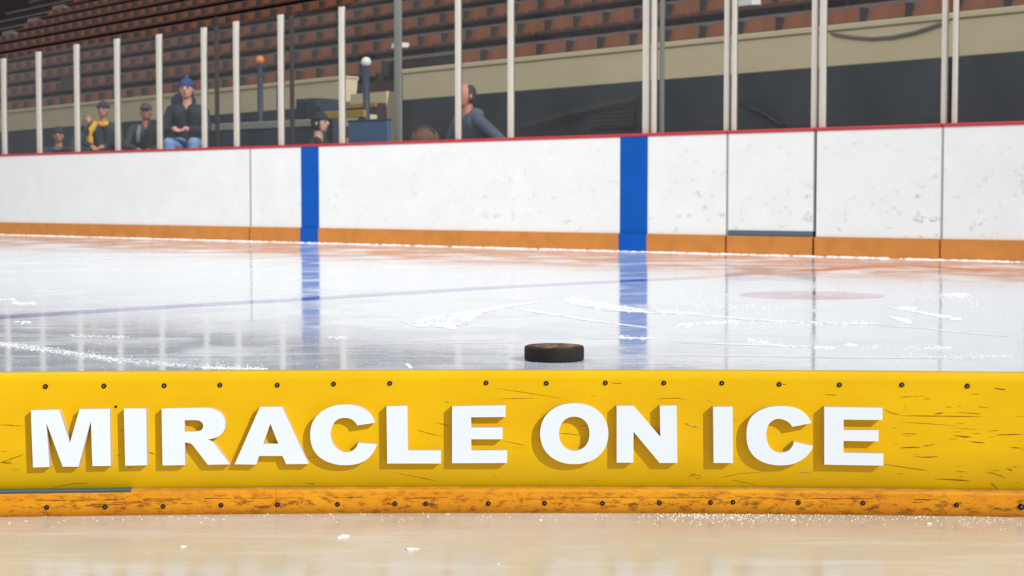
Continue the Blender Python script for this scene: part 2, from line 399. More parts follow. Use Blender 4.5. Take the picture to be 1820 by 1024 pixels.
for a, b, t, ds, mt in ((703, 714, None, 'thick grey rear post right of the steel blue panel', 'post_grey'), (1172.5, 1178.5, None, 'slim grey rear post behind the double post over the blue stripe', 'post_grey'),
                        (385, 390, 30, 'thin grey bar drawing a post reflection right of the blue beanie', 'concrete_dark'), (518, 523, 28, 'thin grey bar drawing a post reflection left of the person in profile', 'concrete_dark')):  # the two thin bars draw post reflections in the glass
    o, *_ = post(a, b, t, ds, 'grey posts standing behind the rink glass', d=.55, mt=mt, base=(0 if a > 930 else DZ))
    o.name = 'rear_post_and_reflection'
# ------------------------------------------------------------------ stands: wall, tiers, seats
ZT = at(1125, 83, SD).z; ZB = at(1125, 146, SD).z
sR = gs(2100) - 7; sG0 = gs(716); sG1 = gs(612); sL = gs(-260) + 10
def wallseg(name, a, b):
    m = MB(); m.box(Gf, a, b, 0, .25, ZB, ZT, .01); m.box(Gf, a, b, -.04, .27, ZT - .05, ZT + .01, .01)
    struct(m.build(name, 'beige'))
    m = MB(); m.box(Gf, a, b, .002, .25, 0, ZB); struct(m.build(name + '_base', 'navy'))
wallseg('wall_right', sR, sG0); wallseg('wall_left', sG1, sL)
NR = 12; RISE = .44; RD = .8
m = MB()
for i in range(NR):
    d0 = .25 + RD * i
    m.box(Gf, sR, sL, d0, d0 + RD, 0 if i else 0, ZT - .1 + RISE * i)
m.box(Gf, sR, sL, .25 + RD * NR, .25 + RD * NR + 2, 0, ZT - .1 + RISE * NR)
struct(m.build('stand_tiers', 'concrete_dark'))  # stepped grandstand tiers that carry the seats
m = MB()
for i in range(1, NR + 1): m.box(Gf, sR, sL, .25 + RD * i - .03, .25 + RD * i + .03, ZT - .1 + RISE * i - (RISE if i == NR else 0) - .05, ZT - .1 + RISE * (i if i < NR else i - 1) + .004)
M['nosing'] = mat('grey_step_edge', (128, 112, 112), .7, .1); struct(m.build('trim_step_edges', 'nosing'))
m = MB(); m.box(Gf, sR, sL + 45, .25 + RD * NR + 2, .25 + RD * NR + 2.3, 0, 14); struct(m.build('wall_back', 'back_wall'))
# aisle of pale steps at the left
best = None
for i in range(3, NR):
    for k in range(1200):
        s = gs(40) - 6 + k * .05
        p = proj(Gf(s, .25 + RD * i, ZT - .1 + RISE * i + .1))
        e = abs(p[0] - 48) + abs(p[1] - 40)
        if best is None or e < best[0]: best = (e, s, i)
SA = best[1] - .1
st = empty('aisle_stairs', Gf(SA, .3, ZT), 'pale concrete aisle steps climbing through the seats at top left', 'stairs')
for i in range(NR - 1):
    d0 = .25 + RD * i; z0 = ZT - .1 + RISE * i
    m = MB(); m.box(Gf, SA, SA + .9, d0 + RD * .45, d0 + RD, z0, z0 + RISE * .5, .01)
    m.build('step', 'concrete_pale', st)
# seats
SWID = .60
def seat_parts(parent, simple=False):
    Fs = lambda a, b, c: Vector((a, b, c))
    w = SWID / 2 - .021
    bk = MB()
    nb = 6; lo_f = []; rows_ = []
    for q in range(nb + 1):
        t = -1 + 2 * q / nb; x_ = w * t; cv = .03 * (1 - t * t); zt_ = .405 - .03 * t * t
        rows_.append([bk.bm.verts.new(v) for v in ((x_, .04 + cv, .19), (x_, .11 + cv, zt_), (x_, .14 + cv, zt_), (x_, .08 + cv, .19))])
    for ra_, rb_ in zip(rows_, rows_[1:]):
        for k_ in range(4): bk.bm.faces.new((ra_[k_], rb_[k_], rb_[(k_ + 1) % 4], ra_[(k_ + 1) % 4]))
    bk.bm.faces.new(rows_[0]); bk.bm.faces.new(rows_[-1][::-1]); bmesh.ops.recalc_face_normals(bk.bm, faces=bk.bm.faces)
    pn = MB(); pn.hexa([(-w, -.22, .13), (w, -.22, .13), (w, .06, .11), (-w, .06, .11)], [(-w, -.23, .19), (w, -.23, .19), (w, .06, .16), (-w, .06, .16)], .012)
    fr = MB()
    fr.box(Fs, w + .002, w + .040, -.10, .02, 0, .19); fr.box(Fs, w + .002, w + .040, .0, .11, .15, .37)
    if simple:
        out = bmesh.new()
        mi = 0
        for q in (bk, pn, fr):
            for f in q.bm.faces: f.material_index = mi
            me = bpy.data.meshes.new('t'); q.bm.to_mesh(me); out.from_mesh(me); q.bm.free(); bpy.data.meshes.remove(me); mi += 1
        me = bpy.data.meshes.new('stadium_seat'); out.to_mesh(me); out.free()
        for k in ('seat_back', 'seat_pan', 'iron'): me.materials.append(M[k])
        return me
    a = bk.build('backrest', 'seat_back', parent); b = pn.build('seat_pan', 'seat_pan', parent); c = fr.build('side_frame', 'iron', parent)
    return a, b, c
rz_seat = math.atan2(GN.y, GN.x) - math.pi / 2
proto = empty('stadium_seat', (0, 0, 0), rz=0)
pparts = seat_parts(proto)
simple_me = seat_parts(None, True)
proto.rotation_euler = (0, 0, rz_seat)
cands = []
for i in range(NR):
    s = gs(1960) + R.uniform(0, .2)
    while s < SA - .3:
        p = Gf(s, .25 + RD * i + .5, ZT - .1 + RISE * i)
        x, y = proj(p + Vector((0, 0, .25)))
        if -40 < x < 1880 and y > -22 and not (i < 1 and sG0 < s < sG1): cands.append((p.y, p, i, x, y))
        s += SWID
cands.sort(key=lambda t: t[0])
rowname = ['front row', 'second row', 'third row', 'fourth row', 'fifth row', 'sixth row', 'seventh row', 'eighth row', 'ninth row', 'tenth row', 'eleventh row', 'top row']
first = True; far = []
byrow = {}
for n, (D, p, i, x, y) in enumerate(cands):
    if n >= 300: far.append(p); continue
    side = 'right half' if x > 1180 else ('middle' if x > 715 else 'left half')
    lab = 'empty brown wooden seat, %s of the stands, %s of picture' % (rowname[i], side)
    grp = 'empty wooden seats, %s, %s' % (rowname[i], side)
    if n < 130:
        if first: r = proto; first = False
        else:
            r = proto.copy(); COL.objects.link(r)
            for c in pparts:
                k = c.copy(); COL.objects.link(k); k.parent = r
        r.location = p
    else:
        r = bpy.data.objects.new('stadium_seat', simple_me); COL.objects.link(r); r.location = p; r.rotation_euler = (0, 0, rz_seat)
    tag(r, lab, 'stadium seat', grp)
if far:
    out = bmesh.new()
    for p in far:
        me = simple_me.copy(); me.transform(Matrix.Translation(p) @ Matrix.Rotation(rz_seat, 4, 'Z')); out.from_mesh(me); bpy.data.meshes.remove(me)
    me = bpy.data.meshes.new('distant_seats'); out.to_mesh(me); out.free()
    for k in ('seat_back', 'seat_pan', 'iron'): me.materials.append(M[k])
    o = bpy.data.objects.new('distant_seats', me); COL.objects.link(o)
    tag(o, 'farthest brown wooden seats high in the stands at top left', 'stadium seats', kind='stuff')
print('SEATS', len(cands))
# gangway between the two beige walls
def gpx(x0, x1, y0, y1, d0, d1, name, mt, label, cat, bev=.01, build=True):
    a, b = gs(x1, d0), gs(x0, d0); c = Gf((a + b) / 2, d0, 0); xm = (x0 + x1) / 2
    z1, z0 = at(xm, y0, c.y).z, at(xm, y1, c.y).z
    m = MB(); m.box(Gf, a, b, d0, d1, z0, z1, bev)
    return m if not build else tag(m.build(name, mt), label, cat)
gw = empty('gangway_stairs', Gf((sG0 + sG1) / 2, .2, 0), 'stairs with yellow nosings in the gap between the beige walls', 'stairs')
nst = 9
for k in range(nst):
    z = ZB * .35 + (ZT - .12 - ZB * .35) * (k + 1) / nst
    m = MB(); m.box(Gf, gs(682, -.2), gs(618, -.2), -1.3 + k * .165, -1.3 + (k + 1) * .165 if k < nst - 1 else .24, 0, z); m.build('step', 'beige' if k % 2 else 'concrete_dark', gw)
    m = MB(); m.box(Gf, gs(682, -.2), gs(618, -.2), -1.32 + k * .165, -1.3 + k * .165, z - .05, z + .004); m.build('nosing', 'yel_paint', gw) if k in (1, 6) else m.bm.free()
m = MB(); m.box(Gf, sG0, gs(700, 0), 0, .25, 0, ZT - .12, .01); struct(m.build('wall_gangway', 'concrete_dark'))  # wall block at the right side of the gangway gap
# things between glass and stands
def bpx(x0, x1, y0, y1, d0, d1, name, mt, label, cat, z0=None, bev=.008):
    a, b = bs(x0, d0), bs(x1, d0); c = Bf((a + b) / 2, d0, 0); xm = (x0 + x1) / 2
    z1 = at(xm, y0, c.y).z; zz = at(xm, y1, c.y).z if z0 is None else z0
    m = MB(); m.box(Bf, a, b, d0, d1, zz, z1, bev)
    return m, zz, z1, a, b
def stand(name, m, mt, label, cat, **k): return tag(m.build(name, mt), label, cat, **k)
# navy padded wall with pale cap
m, z0, z1, a, b = bpx(380, 560, 229, 260, 1.3, 1.42, '', '', '', '', z0=DZ)
r = empty('padded_wall', Bf((a + b) / 2, 1.36, DZ), 'low navy padded wall with a pale grey cap behind the glass', 'barrier')
m.build('pad', 'navy_pad', r); m = MB(); m.box(Bf, a, b, 1.27, 1.45, z1, z1 + .09, .01); m.build('cap', 'grey_cap', r)
# steel blue panel
m, z0, z1, a, b = bpx(619, 689, 216, 250, 1.3, 1.36, '', '', '', '', z0=DZ)
r = empty('bench_partition', Bf((a + b) / 2, 1.33, DZ), 'steel blue rectangular bench partition low behind the glass', 'partition')
m.build('panel', 'steel_blue', r); m = MB(); m.box(Bf, a, b, 1.29, 1.37, z1, z1 + .025, .005); m.build('top_trim', 'navy_pad', r)
# yellow bar barrier
m, z0, z1, a, b = bpx(572, 647, 197, 210, 2.0, 2.05, '', '', '', '')
r = empty('barrier', Bf((a + b) / 2, 2.02, DZ), 'dull yellow rail on two dark legs above the steel blue partition', 'barrier')
m.build('rail', 'yel_paint', r)
for q in (a + .1, b - .1): m = MB(); m.box(Bf, q, q + .05, 2.0, 2.05, DZ, z0); m.build('leg', 'iron', r)
# dark blue cabinet
m, z0, z1, a, b = bpx(527, 563, 175, 215, 2.4, 2.8, '', '', '', '', z0=DZ)
r = empty('equipment_cabinet', Bf((a + b) / 2, 2.6, DZ), 'dark navy cabinet standing behind the person in profile', 'cabinet')
m.build('body', 'navy_pad', r); m = MB(); m.box(Bf, a + .03, (a + b) / 2 - .01, 2.385, 2.4, DZ + .08, z1 - .05, .004); m.build('door', 'navy', r)
m = MB(); m.box(Bf, (a + b) / 2 + .01, b - .03, 2.385, 2.4, DZ + .08, z1 - .05, .004); m.build('door', 'navy', r)
# poles
def pole(px, ytop, d, label, mt, tip=None, r=.04, dz=DZ, F=Bf, sfun=bs):
    s = sfun(px, d); c = F(s, d, 0); z = at(px, ytop, c.y).z
    rt = empty('pole', F(s, d, dz), label, 'pole')
    m = MB(); m.tube([F(s, d, dz), F(s, d, z)], r, 12); m.build('shaft', mt, rt)
    m = MB(); m.tube([F(s, d, dz), F(s, d, dz + .02)], r * 3, 16); m.build('base_plate', mt, rt)
    if tip:
        m = MB(); m.ball(F(s, d, z + .04), .065); m.build('tip', tip, rt)
pole(464, 112, 3.0, 'dark pole with an orange tip behind the padded wall', 'navy_pad', 'kick_orange')
pole(498, 150, 3.3, 'plain dark pole right of the orange-tipped pole', 'navy_pad')
pole(652, 116, 2.4, 'dark pole with a pale round tip above the steel blue partition', 'navy_pad', 'paper', .045)
# vent, rail, hose on the right wall, and a tube for a curved glass reflection
def gbox(x0, x1, y0, y1, d0, d1): return gpx(x0, x1, y0, y1, d0, d1, '', '', '', '', build=False)
r = empty('wall_vent', Gf(gs(1085), -.05, 1), 'dark brown slatted vent on the navy wall under the beige band', 'vent')
m = gbox(1046, 1124, 190, 228, -.06, 0.0); m.build('housing', 'brown_vent', r)
for k in range(5): m = gbox(1050, 1120, 193 + k * 7, 196 + k * 7, -.08, -.058); m.build('slat', 'iron', r)
P = [(925, 228), (1000, 207), (1065, 190), (1135, 176)]
m = MB(); m.tube([Gf(gs(x, -.12), -.12, at(x, y, Gf(gs(x, -.12), -.12, 0).y).z) for x, y in P], .035, 8)
tag(m.build('handrail', 'concrete_dark'), 'dull sloping handrail on the navy wall beside the brown vent', 'handrail')
P = [(1474, 60), (1510, 66), (1545, 68.5), (1580, 66), (1620, 58), (1650, 48), (1678, 37)]
m = MB(); m.tube([Gf(gs(x, -.035), -.035, at(x, y, Gf(gs(x, -.035), -.035, 0).y).z) for x, y in P], .016, 8)
tag(m.build('reflection_curve', 'reflection_curve'), 'grey tube drawing a curved glass reflection across the beige wall at right', 'reflection_curve')  # added tube traces a curve reflected in the glass
P = [(1312, 182), (1345, 196), (1370, 210), (1392, 226)]
m = MB(); m.tube([Gf(gs(x, -.1), -.1, at(x, y, Gf(gs(x, -.1), -.1, 0).y).z) for x, y in P], .03, 8)
tag(m.build('hose', 'iron'), 'black hose slanting down the navy wall over the narrow gate', 'hose')
# papers on seats
def on_seat(x, y, w, label, mt='paper', name='paper', hgt=.02):
    c = min(cands, key=lambda t: abs(t[3] - x) + 2 * abs(t[4] - y))
    p = c[1]; Fq = lambda a, b, c_: p - GU * a + GN * b + Vector((0, 0, c_))
    m = MB(); m.hexa([Fq(-w, -.22, .193), Fq(w, -.22, .193), Fq(w, -.05, .193), Fq(-w, -.05, .193)], [Fq(-w, -.20, .193 + hgt * 4), Fq(w, -.20, .193 + hgt * 4), Fq(w, -.05, .193 + hgt * 4), Fq(-w, -.05, .193 + hgt * 4)], .008)
    tag(m.build(name, mt), label, name.replace('_', ' '))
on_seat(1363, 12, .15, 'folded white paper on a seat above the narrow gate')
on_seat(737, 80, .13, 'folded pale paper on a seat right of the grey rear post')
on_seat(127, 160, .2, 'black folded coat on a seat at the far left', 'iron', 'coat', .06)
# ------------------------------------------------------------------ people
def person(px, D, ztop, face, label, jacket, trousers, skin=(196, 140, 118), pose='rest', lean=.10, hat=None, hair=None, extras=(), fz=DZ, scale=1.0):
    mj = mat('jacket', jacket, .8, .12, 14); mt = mat('trousers', trousers, .8, .1, 20); ms = mat('skin', skin, .5, .04, 20)
    me_ = mat('eye', (30, 22, 20), .3, .02); ml = mat('lips', (160, 80, 76), .5, .02); mb = mat('shoes', (30, 30, 32), .6, .1)
    mats = [mj, mt, ms, me_, ml, mb]
    base = at(px, 350, D); hipz = ztop - .86 * scale
    S = []                                     # (tag, p1, r1, p2, r2)
    L = lean
    def c(t, a, ra, b, rb): S.append((t, Vector(a) * scale, ra * scale, Vector(b) * scale, rb * scale))
    for sx in (-1, 1):
        c(0, (sx * .07, 0, .09), .11, (sx * .075, -L * .5, .30), .105)
        c(0, (sx * .075, -L * .5, .30), .105, (sx * .10, -L, .46), .10)
        c(0, (sx * .05, -L, .50), .07, (sx * .175, -L, .49), .068)
        ex = (.27, -.06 - L, .26) if pose != 'arm' or sx < 0 else (.36, .06, .24)
        c(0, (sx * .185, -L, .485), .068, (sx * ex[0], ex[1], ex[2]), .052)
        hx = (sx * .09, -.30 - L, .20 if pose != 'clasp' else .26) if pose != 'arm' or sx < 0 else (sx * .34, -.12, .02)
        el = Vector((sx * ex[0], ex[1], ex[2])); hw = Vector(hx)
        c(0, el, .052, hw, .038)
        dirv = (hw - el).normalized(); side = Vector((sx, 0, 0)) - dirv * dirv.x * sx
        if side.length < .1: side = Vector((0, -1, 0))
        side.normalize(); nrm = dirv.cross(side).normalized()
        c(2, hw, .028, hw + dirv * .05, .034)
        for q in range(4):                      # four fingers, unequal, curled
            k0 = hw + dirv * .075 + side * (q - 1.5) * .019; ln = (.030, .036, .034, .026)[q]
            k1 = k0 + dirv * ln + Vector((0, 0, -.006)); k2 = k1 + dirv * ln * .5 + Vector((0, 0, -ln * .7))
            c(2, k0 - dirv * .02, .0098, k1, .009); c(2, k1, .009, k2, .008)
        t0 = hw + dirv * .02 - side * .03; c(2, t0, .012, t0 - side * .022 + dirv * .035, .010)
        kn = Vector((sx * .14, -.44, .12 if pose != 'clasp' else .10)); an = Vector((sx * .13, -.42, -.34))
        c(1, (sx * .085, 0, .08), .10, kn, .07); c(1, kn, .068, an, .045)
        c(5, an + Vector((0, .03, -.04)), .045, an + Vector((0, -.14, -.055)), .038)
    c(2, (0, -L, .52), .055, (0, -L - .01, .64), .052)
    hc = Vector((0, -L - .025, .735))
    ell = [(2, hc, (.076, .094, .118)), (2, hc + Vector((0, -.028, -.055)), (.056, .062, .062)), (2, hc + Vector((0, -.1, -.012)), (.013, .02, .024)),
           (2, hc + Vector((.078, .008, -.01)), (.010, .02, .030)), (2, hc + Vector((-.078, .008, -.01)), (.010, .02, .030)),
           (3, hc + Vector((.031, -.082, .012)), (.013, .012, .008)), (3, hc + Vector((-.031, -.082, .012)), (.013, .012, .008)), (4, hc + Vector((0, -.090, -.056)), (.025, .010, .008))]
    bm = bmesh.new()
    for t, a, ra, b, rb in S:
        ax = b - a; l = ax.length
        bmesh.ops.create_uvsphere(bm, u_segments=14, v_segments=8, radius=ra, matrix=Matrix.Translation(a))
        bmesh.ops.create_uvsphere(bm, u_segments=14, v_segments=8, radius=rb, matrix=Matrix.Translation(b))
        if l > 1e-4:
            rot = Vector((0, 0, 1)).rotation_difference(ax).to_matrix().to_4x4()
            bmesh.ops.create_cone(bm, cap_ends=True, segments=14, radius1=ra, radius2=rb, depth=l, matrix=Matrix.Translation((a + b) / 2) @ rot)
    for t, q, rr in ell:
        bmesh.ops.create_uvsphere(bm, u_segments=20, v_segments=12, radius=1, matrix=Matrix.Translation(q * scale) @ Matrix.Diagonal((rr[0] * scale, rr[1] * scale, rr[2] * scale, 1)))
    me = bpy.data.meshes.new('body'); bm.to_mesh(me); bm.free()
    tmp = bpy.data.objects.new('tmp', me); COL.objects.link(tmp)
    rm = tmp.modifiers.new('r', 'REMESH'); rm.mode = 'VOXEL'; rm.voxel_size = .0085
    sm = tmp.modifiers.new('s', 'SMOOTH'); sm.iterations = 3; sm.factor = .5
    dg = bpy.context.evaluated_depsgraph_get(); body = bpy.data.meshes.new_from_object(tmp.evaluated_get(dg)); bpy.data.objects.remove(tmp)
    body.materials.clear()
    for x in mats: body.materials.append(x)
    n = len(body.polygons); ctr = np.empty(n * 3); body.polygons.foreach_get('center', ctr); ctr = ctr.reshape(-1, 3)
    bestd = np.full(n, 1e9); mi = np.zeros(n, dtype=np.int32)
    for t, a, ra, b, rb in S:
        a_ = np.array(a); ab = np.array(b) - a_; tt = np.clip(((ctr - a_) @ ab) / max(ab @ ab, 1e-9), 0, 1)
        d = np.linalg.norm(ctr - a_ - tt[:, None] * ab, axis=1) - (ra + (rb - ra) * tt)
        k = d < bestd; bestd[k] = d[k]; mi[k] = t
    for t, q, rr in ell:
        d = (np.linalg.norm((ctr - np.array(q * scale)) / (np.array(rr) * scale), axis=1) - 1) * min(rr) * scale - (.004 if t > 2 else 0)
        k = d < bestd; bestd[k] = d[k]; mi[k] = t
    body.polygons.foreach_set('material_index', mi); body.polygons.foreach_set('use_smooth', np.ones(n, dtype=bool))
    root = empty('person', (base.x, base.y, fz), label, 'person', rz=face)
    ho = Vector((0, 0, hipz - fz))
    bo = bpy.data.objects.new('body', body); bo.parent = root; bo.location = ho; COL.objects.link(bo)
    def shell(name, cen, rr, keep, mtl, thick=.008):
        b2 = bmesh.new(); bmesh.ops.create_uvsphere(b2, u_segments=28, v_segments=18, radius=1)
        bmesh.ops.delete(b2, geom=[f for f in b2.faces if not keep(f.calc_center_median())], context='FACES')
        b2.transform(Matrix.Translation(cen * scale) @ Matrix.Diagonal((rr[0] * scale, rr[1] * scale, rr[2] * scale, 1)))
        m3 = bpy.data.meshes.new(name); b2.to_mesh(m3); b2.free(); m3.materials.append(mtl)
        for p in m3.polygons: p.use_smooth = True
        o = bpy.data.objects.new(name, m3); o.parent = root; o.location = ho; COL.objects.link(o)
        sd = o.modifiers.new('t', 'SOLIDIFY'); sd.thickness = thick; return o
    if hair:
        mh = mat('hair', hair[0], .7, .2, 60)
        shell('hair', hc + Vector((0, .008, .004)), (.085, .102, .124), hair[1], mh, .012)
    if hat:
        col, kind = hat; mh = mat('hat', col, .85, .15, 40)
        shell('hat', hc + Vector((0, .004, .012)), (.088, .106, .122), lambda q: q.z > .22, mh, .012)
        b2 = MB()
        if kind == 'beanie':
            rp = root; F = lambda a, b, c_: Vector((a, b, c_))
            b2.tube([hc + Vector((0, .004, .03)), hc + Vector((0, .004, .062))], [.095, .093], 20); nm = 'hat_cuff'
            for v in b2.bm.verts: v.co.y = hc.y + .004 + (v.co.y - hc.y - .004) * 1.12
        elif kind == 'pompom':
            b2.tube([hc + Vector((0, .004, .03)), hc + Vector((0, .004, .062))], [.095, .093], 20); b2.ball(hc + Vector((0, .01, .142)), .026); nm = 'pompom'
        else:
            b2.ball(hc + Vector((0, -.125, .045)), .07, (1, .95, .16)); nm = 'brim'
        b2.bm.transform(Matrix.Scale(scale, 4)); m3 = bpy.data.meshes.new(nm); b2.bm.to_mesh(m3); b2.bm.free(); m3.materials.append(mh)
        for p in m3.polygons: p.use_smooth = True
        o = bpy.data.objects.new(nm, m3); o.parent = root; o.location = ho; COL.objects.link(o)
    for nm, col, parts in extras:
        b2 = MB()
        for kind, a, b_, r_ in parts:
            if kind == 'tube': b2.tube([Vector(v) + Vector((0, -L, 0)) for v in a], r_, 12)
            else: b2.ball(Vector(a) + Vector((0, -L, 0)), r_, b_, 16)
        b2.bm.transform(Matrix.Scale(scale, 4)); m3 = bpy.data.meshes.new(nm); b2.bm.to_mesh(m3); b2.bm.free(); m3.materials.append(mat(nm, col, .8, .15, 30))
        o = bpy.data.objects.new(nm, m3); o.parent = root; o.location = ho; COL.objects.link(o)
    # the bench this person sits on
    bt = hipz - .035 * scale
    F = lambda a, b, c_: base * 1 + Matrix.Rotation(face, 3, 'Z') @ Vector((a, b, 0)) + Vector((0, 0, c_ - base.z))
    br = empty('bench', (base.x, base.y, fz), 'plain wooden bench under the ' + ' '.join(label.split(',')[0].split()[:9]), 'bench', rz=face)
    m = MB(); m.box(F, -.26, .26, -.16, .16, bt - .045, bt, .006); m.build('plank', 'wood_bench', br)
    for q in (-.24, .195):
        m = MB(); m.box(F, q, q + .045, -.13, .13, fz, bt - .045); m.build('leg', 'iron', br)
    return root
back = lambda q: q.y > .05 or q.z > .72
full = lambda q: (q.y > -.15 and q.z > -.75) or q.z > .6
person(108, 24.6, at(108, 226, 24.6).z, .15, 'low seated person with dark hood and grey-blue coat, second gap from the left', (44, 54, 70), (40, 42, 50), (176, 122, 100), hat=((44, 44, 52), 'beanie'), hair=((38, 36, 40), full), lean=.14,
       extras=[('scarf', (90, 96, 112), [('ball', (0, -.06, .52), (1.2, 1, .6), .085)])])
person(190, 23.8, at(190, 181, 23.8).z, -.05, 'seated person with dark beanie and yellow scarf, dark jacket', (40, 50, 58), (40, 44, 52), (178, 128, 104), hat=((40, 48, 60), 'beanie'),
       extras=[('scarf', (232, 170, 20), [('tube', [(-.10, -.02, .545), (-.15, -.10, .44), (-.17, -.13, .33), (-.16, -.15, .22)], 0, .05), ('tube', [(-.10, -.02, .545), (0, -.07, .52), (.08, -.04, .54)], 0, .04)])])
person(263, 23.0, at(263, 184, 23.0).z, .1, 'seated person in a grey peaked cap and dark grey coat', (52, 58, 62), (44, 46, 50), (172, 112, 94), hat=((72, 74, 80), 'cap'),
       extras=[('collar', (120, 124, 124), [('tube', [(-.08, -.07, .54), (-.10, -.12, .42), (-.10, -.13, .3)], 0, .03)])])
person(340, 22.6, at(342, 141, 22.6).z, -.05, 'person in blue beanie and black jacket with light blue jeans, hands together', (32, 36, 44), (128, 160, 205), (214, 148, 130), pose='clasp', hat=((36, 72, 130), 'pompom'), hair=((28, 40, 66), full), lean=.14, fz=DZ, scale=1.18,
       extras=[('hood', (26, 44, 70), [('ball', (-.06, .06, .60), (1.25, .8, .9), .12)])])
person(158, 25.6, at(158, 203, 25.6).z, .3, 'distant seated person with sandy hair just left of the yellow scarf', (50, 56, 62), (40, 42, 46), (178, 130, 104), hair=((150, 130, 104), full))
person(552, 18.9, at(563, 199, 18.9).z, 1.25, 'person in profile with dark hood and grey-white chest patch', (26, 30, 38), (34, 36, 42), (206, 158, 138), hat=((24, 28, 40), 'beanie'), hair=((24, 28, 40), lambda q: (q.y > -.35 and q.z > -.9) or q.z > .5),
       extras=[('chest_patch', (170, 172, 180), [('ball', (.12, -.11, .37), (.7, .35, .8), .12)])])
person(857, 18.2, at(838, 148, 18.2).z, -1.0, 'balding man in grey-blue jacket seen from the side, behind the glass', (74, 84, 104), (46, 50, 60), (204, 128, 108), pose='arm', hair=((58, 52, 52), lambda q: q.y > -.12 and -.6 < q.z < .72), lean=.16, scale=1.13,
       extras=[('hood', (96, 96, 108), [('ball', (0, .06, .55), (1.4, .9, .7), .10)])])
# brown bag on a stool, low behind the glass
c = at(756, 350, 17.2); zt = at(756, 226, 17.2).z
r = empty('bag', (c.x, c.y, zt - .24), 'soft brown rounded bag low behind the glass left of the balding man', 'bag')
m = MB(); m.ball(Vector((c.x, c.y, zt - .12)), .13, (1.15, .9, .92), 20); m.build('body', mat('brown_bag', (112, 78, 58), .8, .2, 14), r)
m = MB(); m.tube([Vector((c.x + .1 * math.cos(t), c.y - .08, zt - .07 + .08 * math.sin(t))) for t in [math.pi * k / 8 for k in range(9)]], .01, 8); m.build('strap', 'brown_vent', r)
r = empty('side_table', (c.x, c.y, DZ), 'small dark side table under the brown bag', 'table')
m = MB(); m.tube([Vector((c.x, c.y, zt - .27)), Vector((c.x, c.y, zt - .24))], .2, 24); m.build('tabletop', 'iron', r)
for k in range(3):
    a = k * 2.094; m = MB(); m.tube([Vector((c.x + .16 * math.cos(a), c.y + .16 * math.sin(a), DZ)), Vector((c.x + .12 * math.cos(a), c.y + .12 * math.sin(a), zt - .27))], .014, 8); m.build('leg', 'iron', r)
# ------------------------------------------------------------------ the yellow board in front
KD = ground(910, 912).y
CV = .055
def yk(X): return KD - CV * X * X            # front of the kick strip
def yp(X): return yk(X) + .010               # front of the panel
ZK = at(910, 868, KD + .004).z
ZTOP = at(910, 657.5, KD + .030).z
board = empty('barrier_board', (0, KD, 0), 'long yellow barrier board in the foreground with raised white MIRACLE ON ICE letters', 'barrier board')
XS = [-2.4 + .08 * i for i in range(61)]
def extrude_profile(m, prof, xs, off):
    rows = [[m.bm.verts.new((x, off(x) + y, z)) for y, z in prof] for x in xs]
    for a, b in zip(rows, rows[1:]):
        for k in range(len(prof)):
            j = (k + 1) % len(prof); f = m.bm.faces.new((a[k], a[j], b[j], b[k])); f.smooth = True
    for rw in (rows[0], rows[-1][::-1]): m.bm.faces.new([m.bm.verts.new(v.co) for v in rw])
def round_prof(y0, y1, z0, z1, r, n=6):
    p = [(y0, z0), (y0, z0 + (z1 - z0) * .5), (y0, z1 - r * 1.1)]
    for i in range(n + 1):
        a = math.pi - (math.pi / 2) * i / n; p.append((y0 + r + r * math.cos(a), z1 - r + r * math.sin(a)))
    for i in range(1, n + 1):
        a = math.pi / 2 - (math.pi / 2) * i / n; p.append((y1 - r * .6 + r * .6 * math.cos(a), z1 - r * .6 + r * .6 * math.sin(a)))
    p += [(y1, z1 - r * .8), (y1, z0)]
    return p
m = MB(); extrude_profile(m, round_prof(0, .036, 0.001, ZTOP, .013), XS, yp)
panel = m.build('panel', 'yellow', board)
sx = at(492, 890, KD).x
for a, b in ((-2.4, sx - .0002), (sx + .0002, 2.4)):
    xs = [a + (b - a) * i / 30 for i in range(31)]
    m = MB(); extrude_profile(m, round_prof(0, .0095, 0, ZK, .006), xs, yk)
    kp = m.build('kick_plate', 'yellow_kick', board)
    for px_, py_ in [(83, 902), (187, 901), (290, 900), (393, 898), (493.5, 897), (600, 896.5), (702, 895.5), (757, 895.5), (868, 895), (968, 894.5), (1071, 894.5), (1172, 893.5), (1263, 893.5), (1303, 892.5), (1419, 893.5), (1534, 894), (1700, 898), (1815, 901)]:
        p = at(px_, py_, KD); p = at(px_, py_, yk(p.x))
        if a <= p.x - .001 and p.x - .001 < b and (p.x < sx) == (b < 1):
            q = MB(); r_ = .0036 if px_ < 1800 else .005
            q.tube([p + Vector((0, .002, 0)), p + Vector((0, -.0012, 0)), p + Vector((0, -.0022, 0))], [r_, r_, r_ * .7], 14)
            q.mi = 1; q.ball(p + Vector((0, -.0022, 0)), r_ * .28, (1, .3, 1), 8)
            q.build('screw', ['screw', 'screw_pit'], kp)
# grey metal strip at the left of the seam
xa, xb = at(-10, 879, KD).x, at(237, 877, KD).x
m = MB(); xs = [xa - .3 + (xb - xa + .3) * i / 16 for i in range(17)]; extrude_profile(m, [(.001, ZK - .002), (.001, ZK + .0035), (.010, ZK + .0035), (.010, ZK - .002)], xs, yk)
m.build('metal_strip', 'threshold', board)
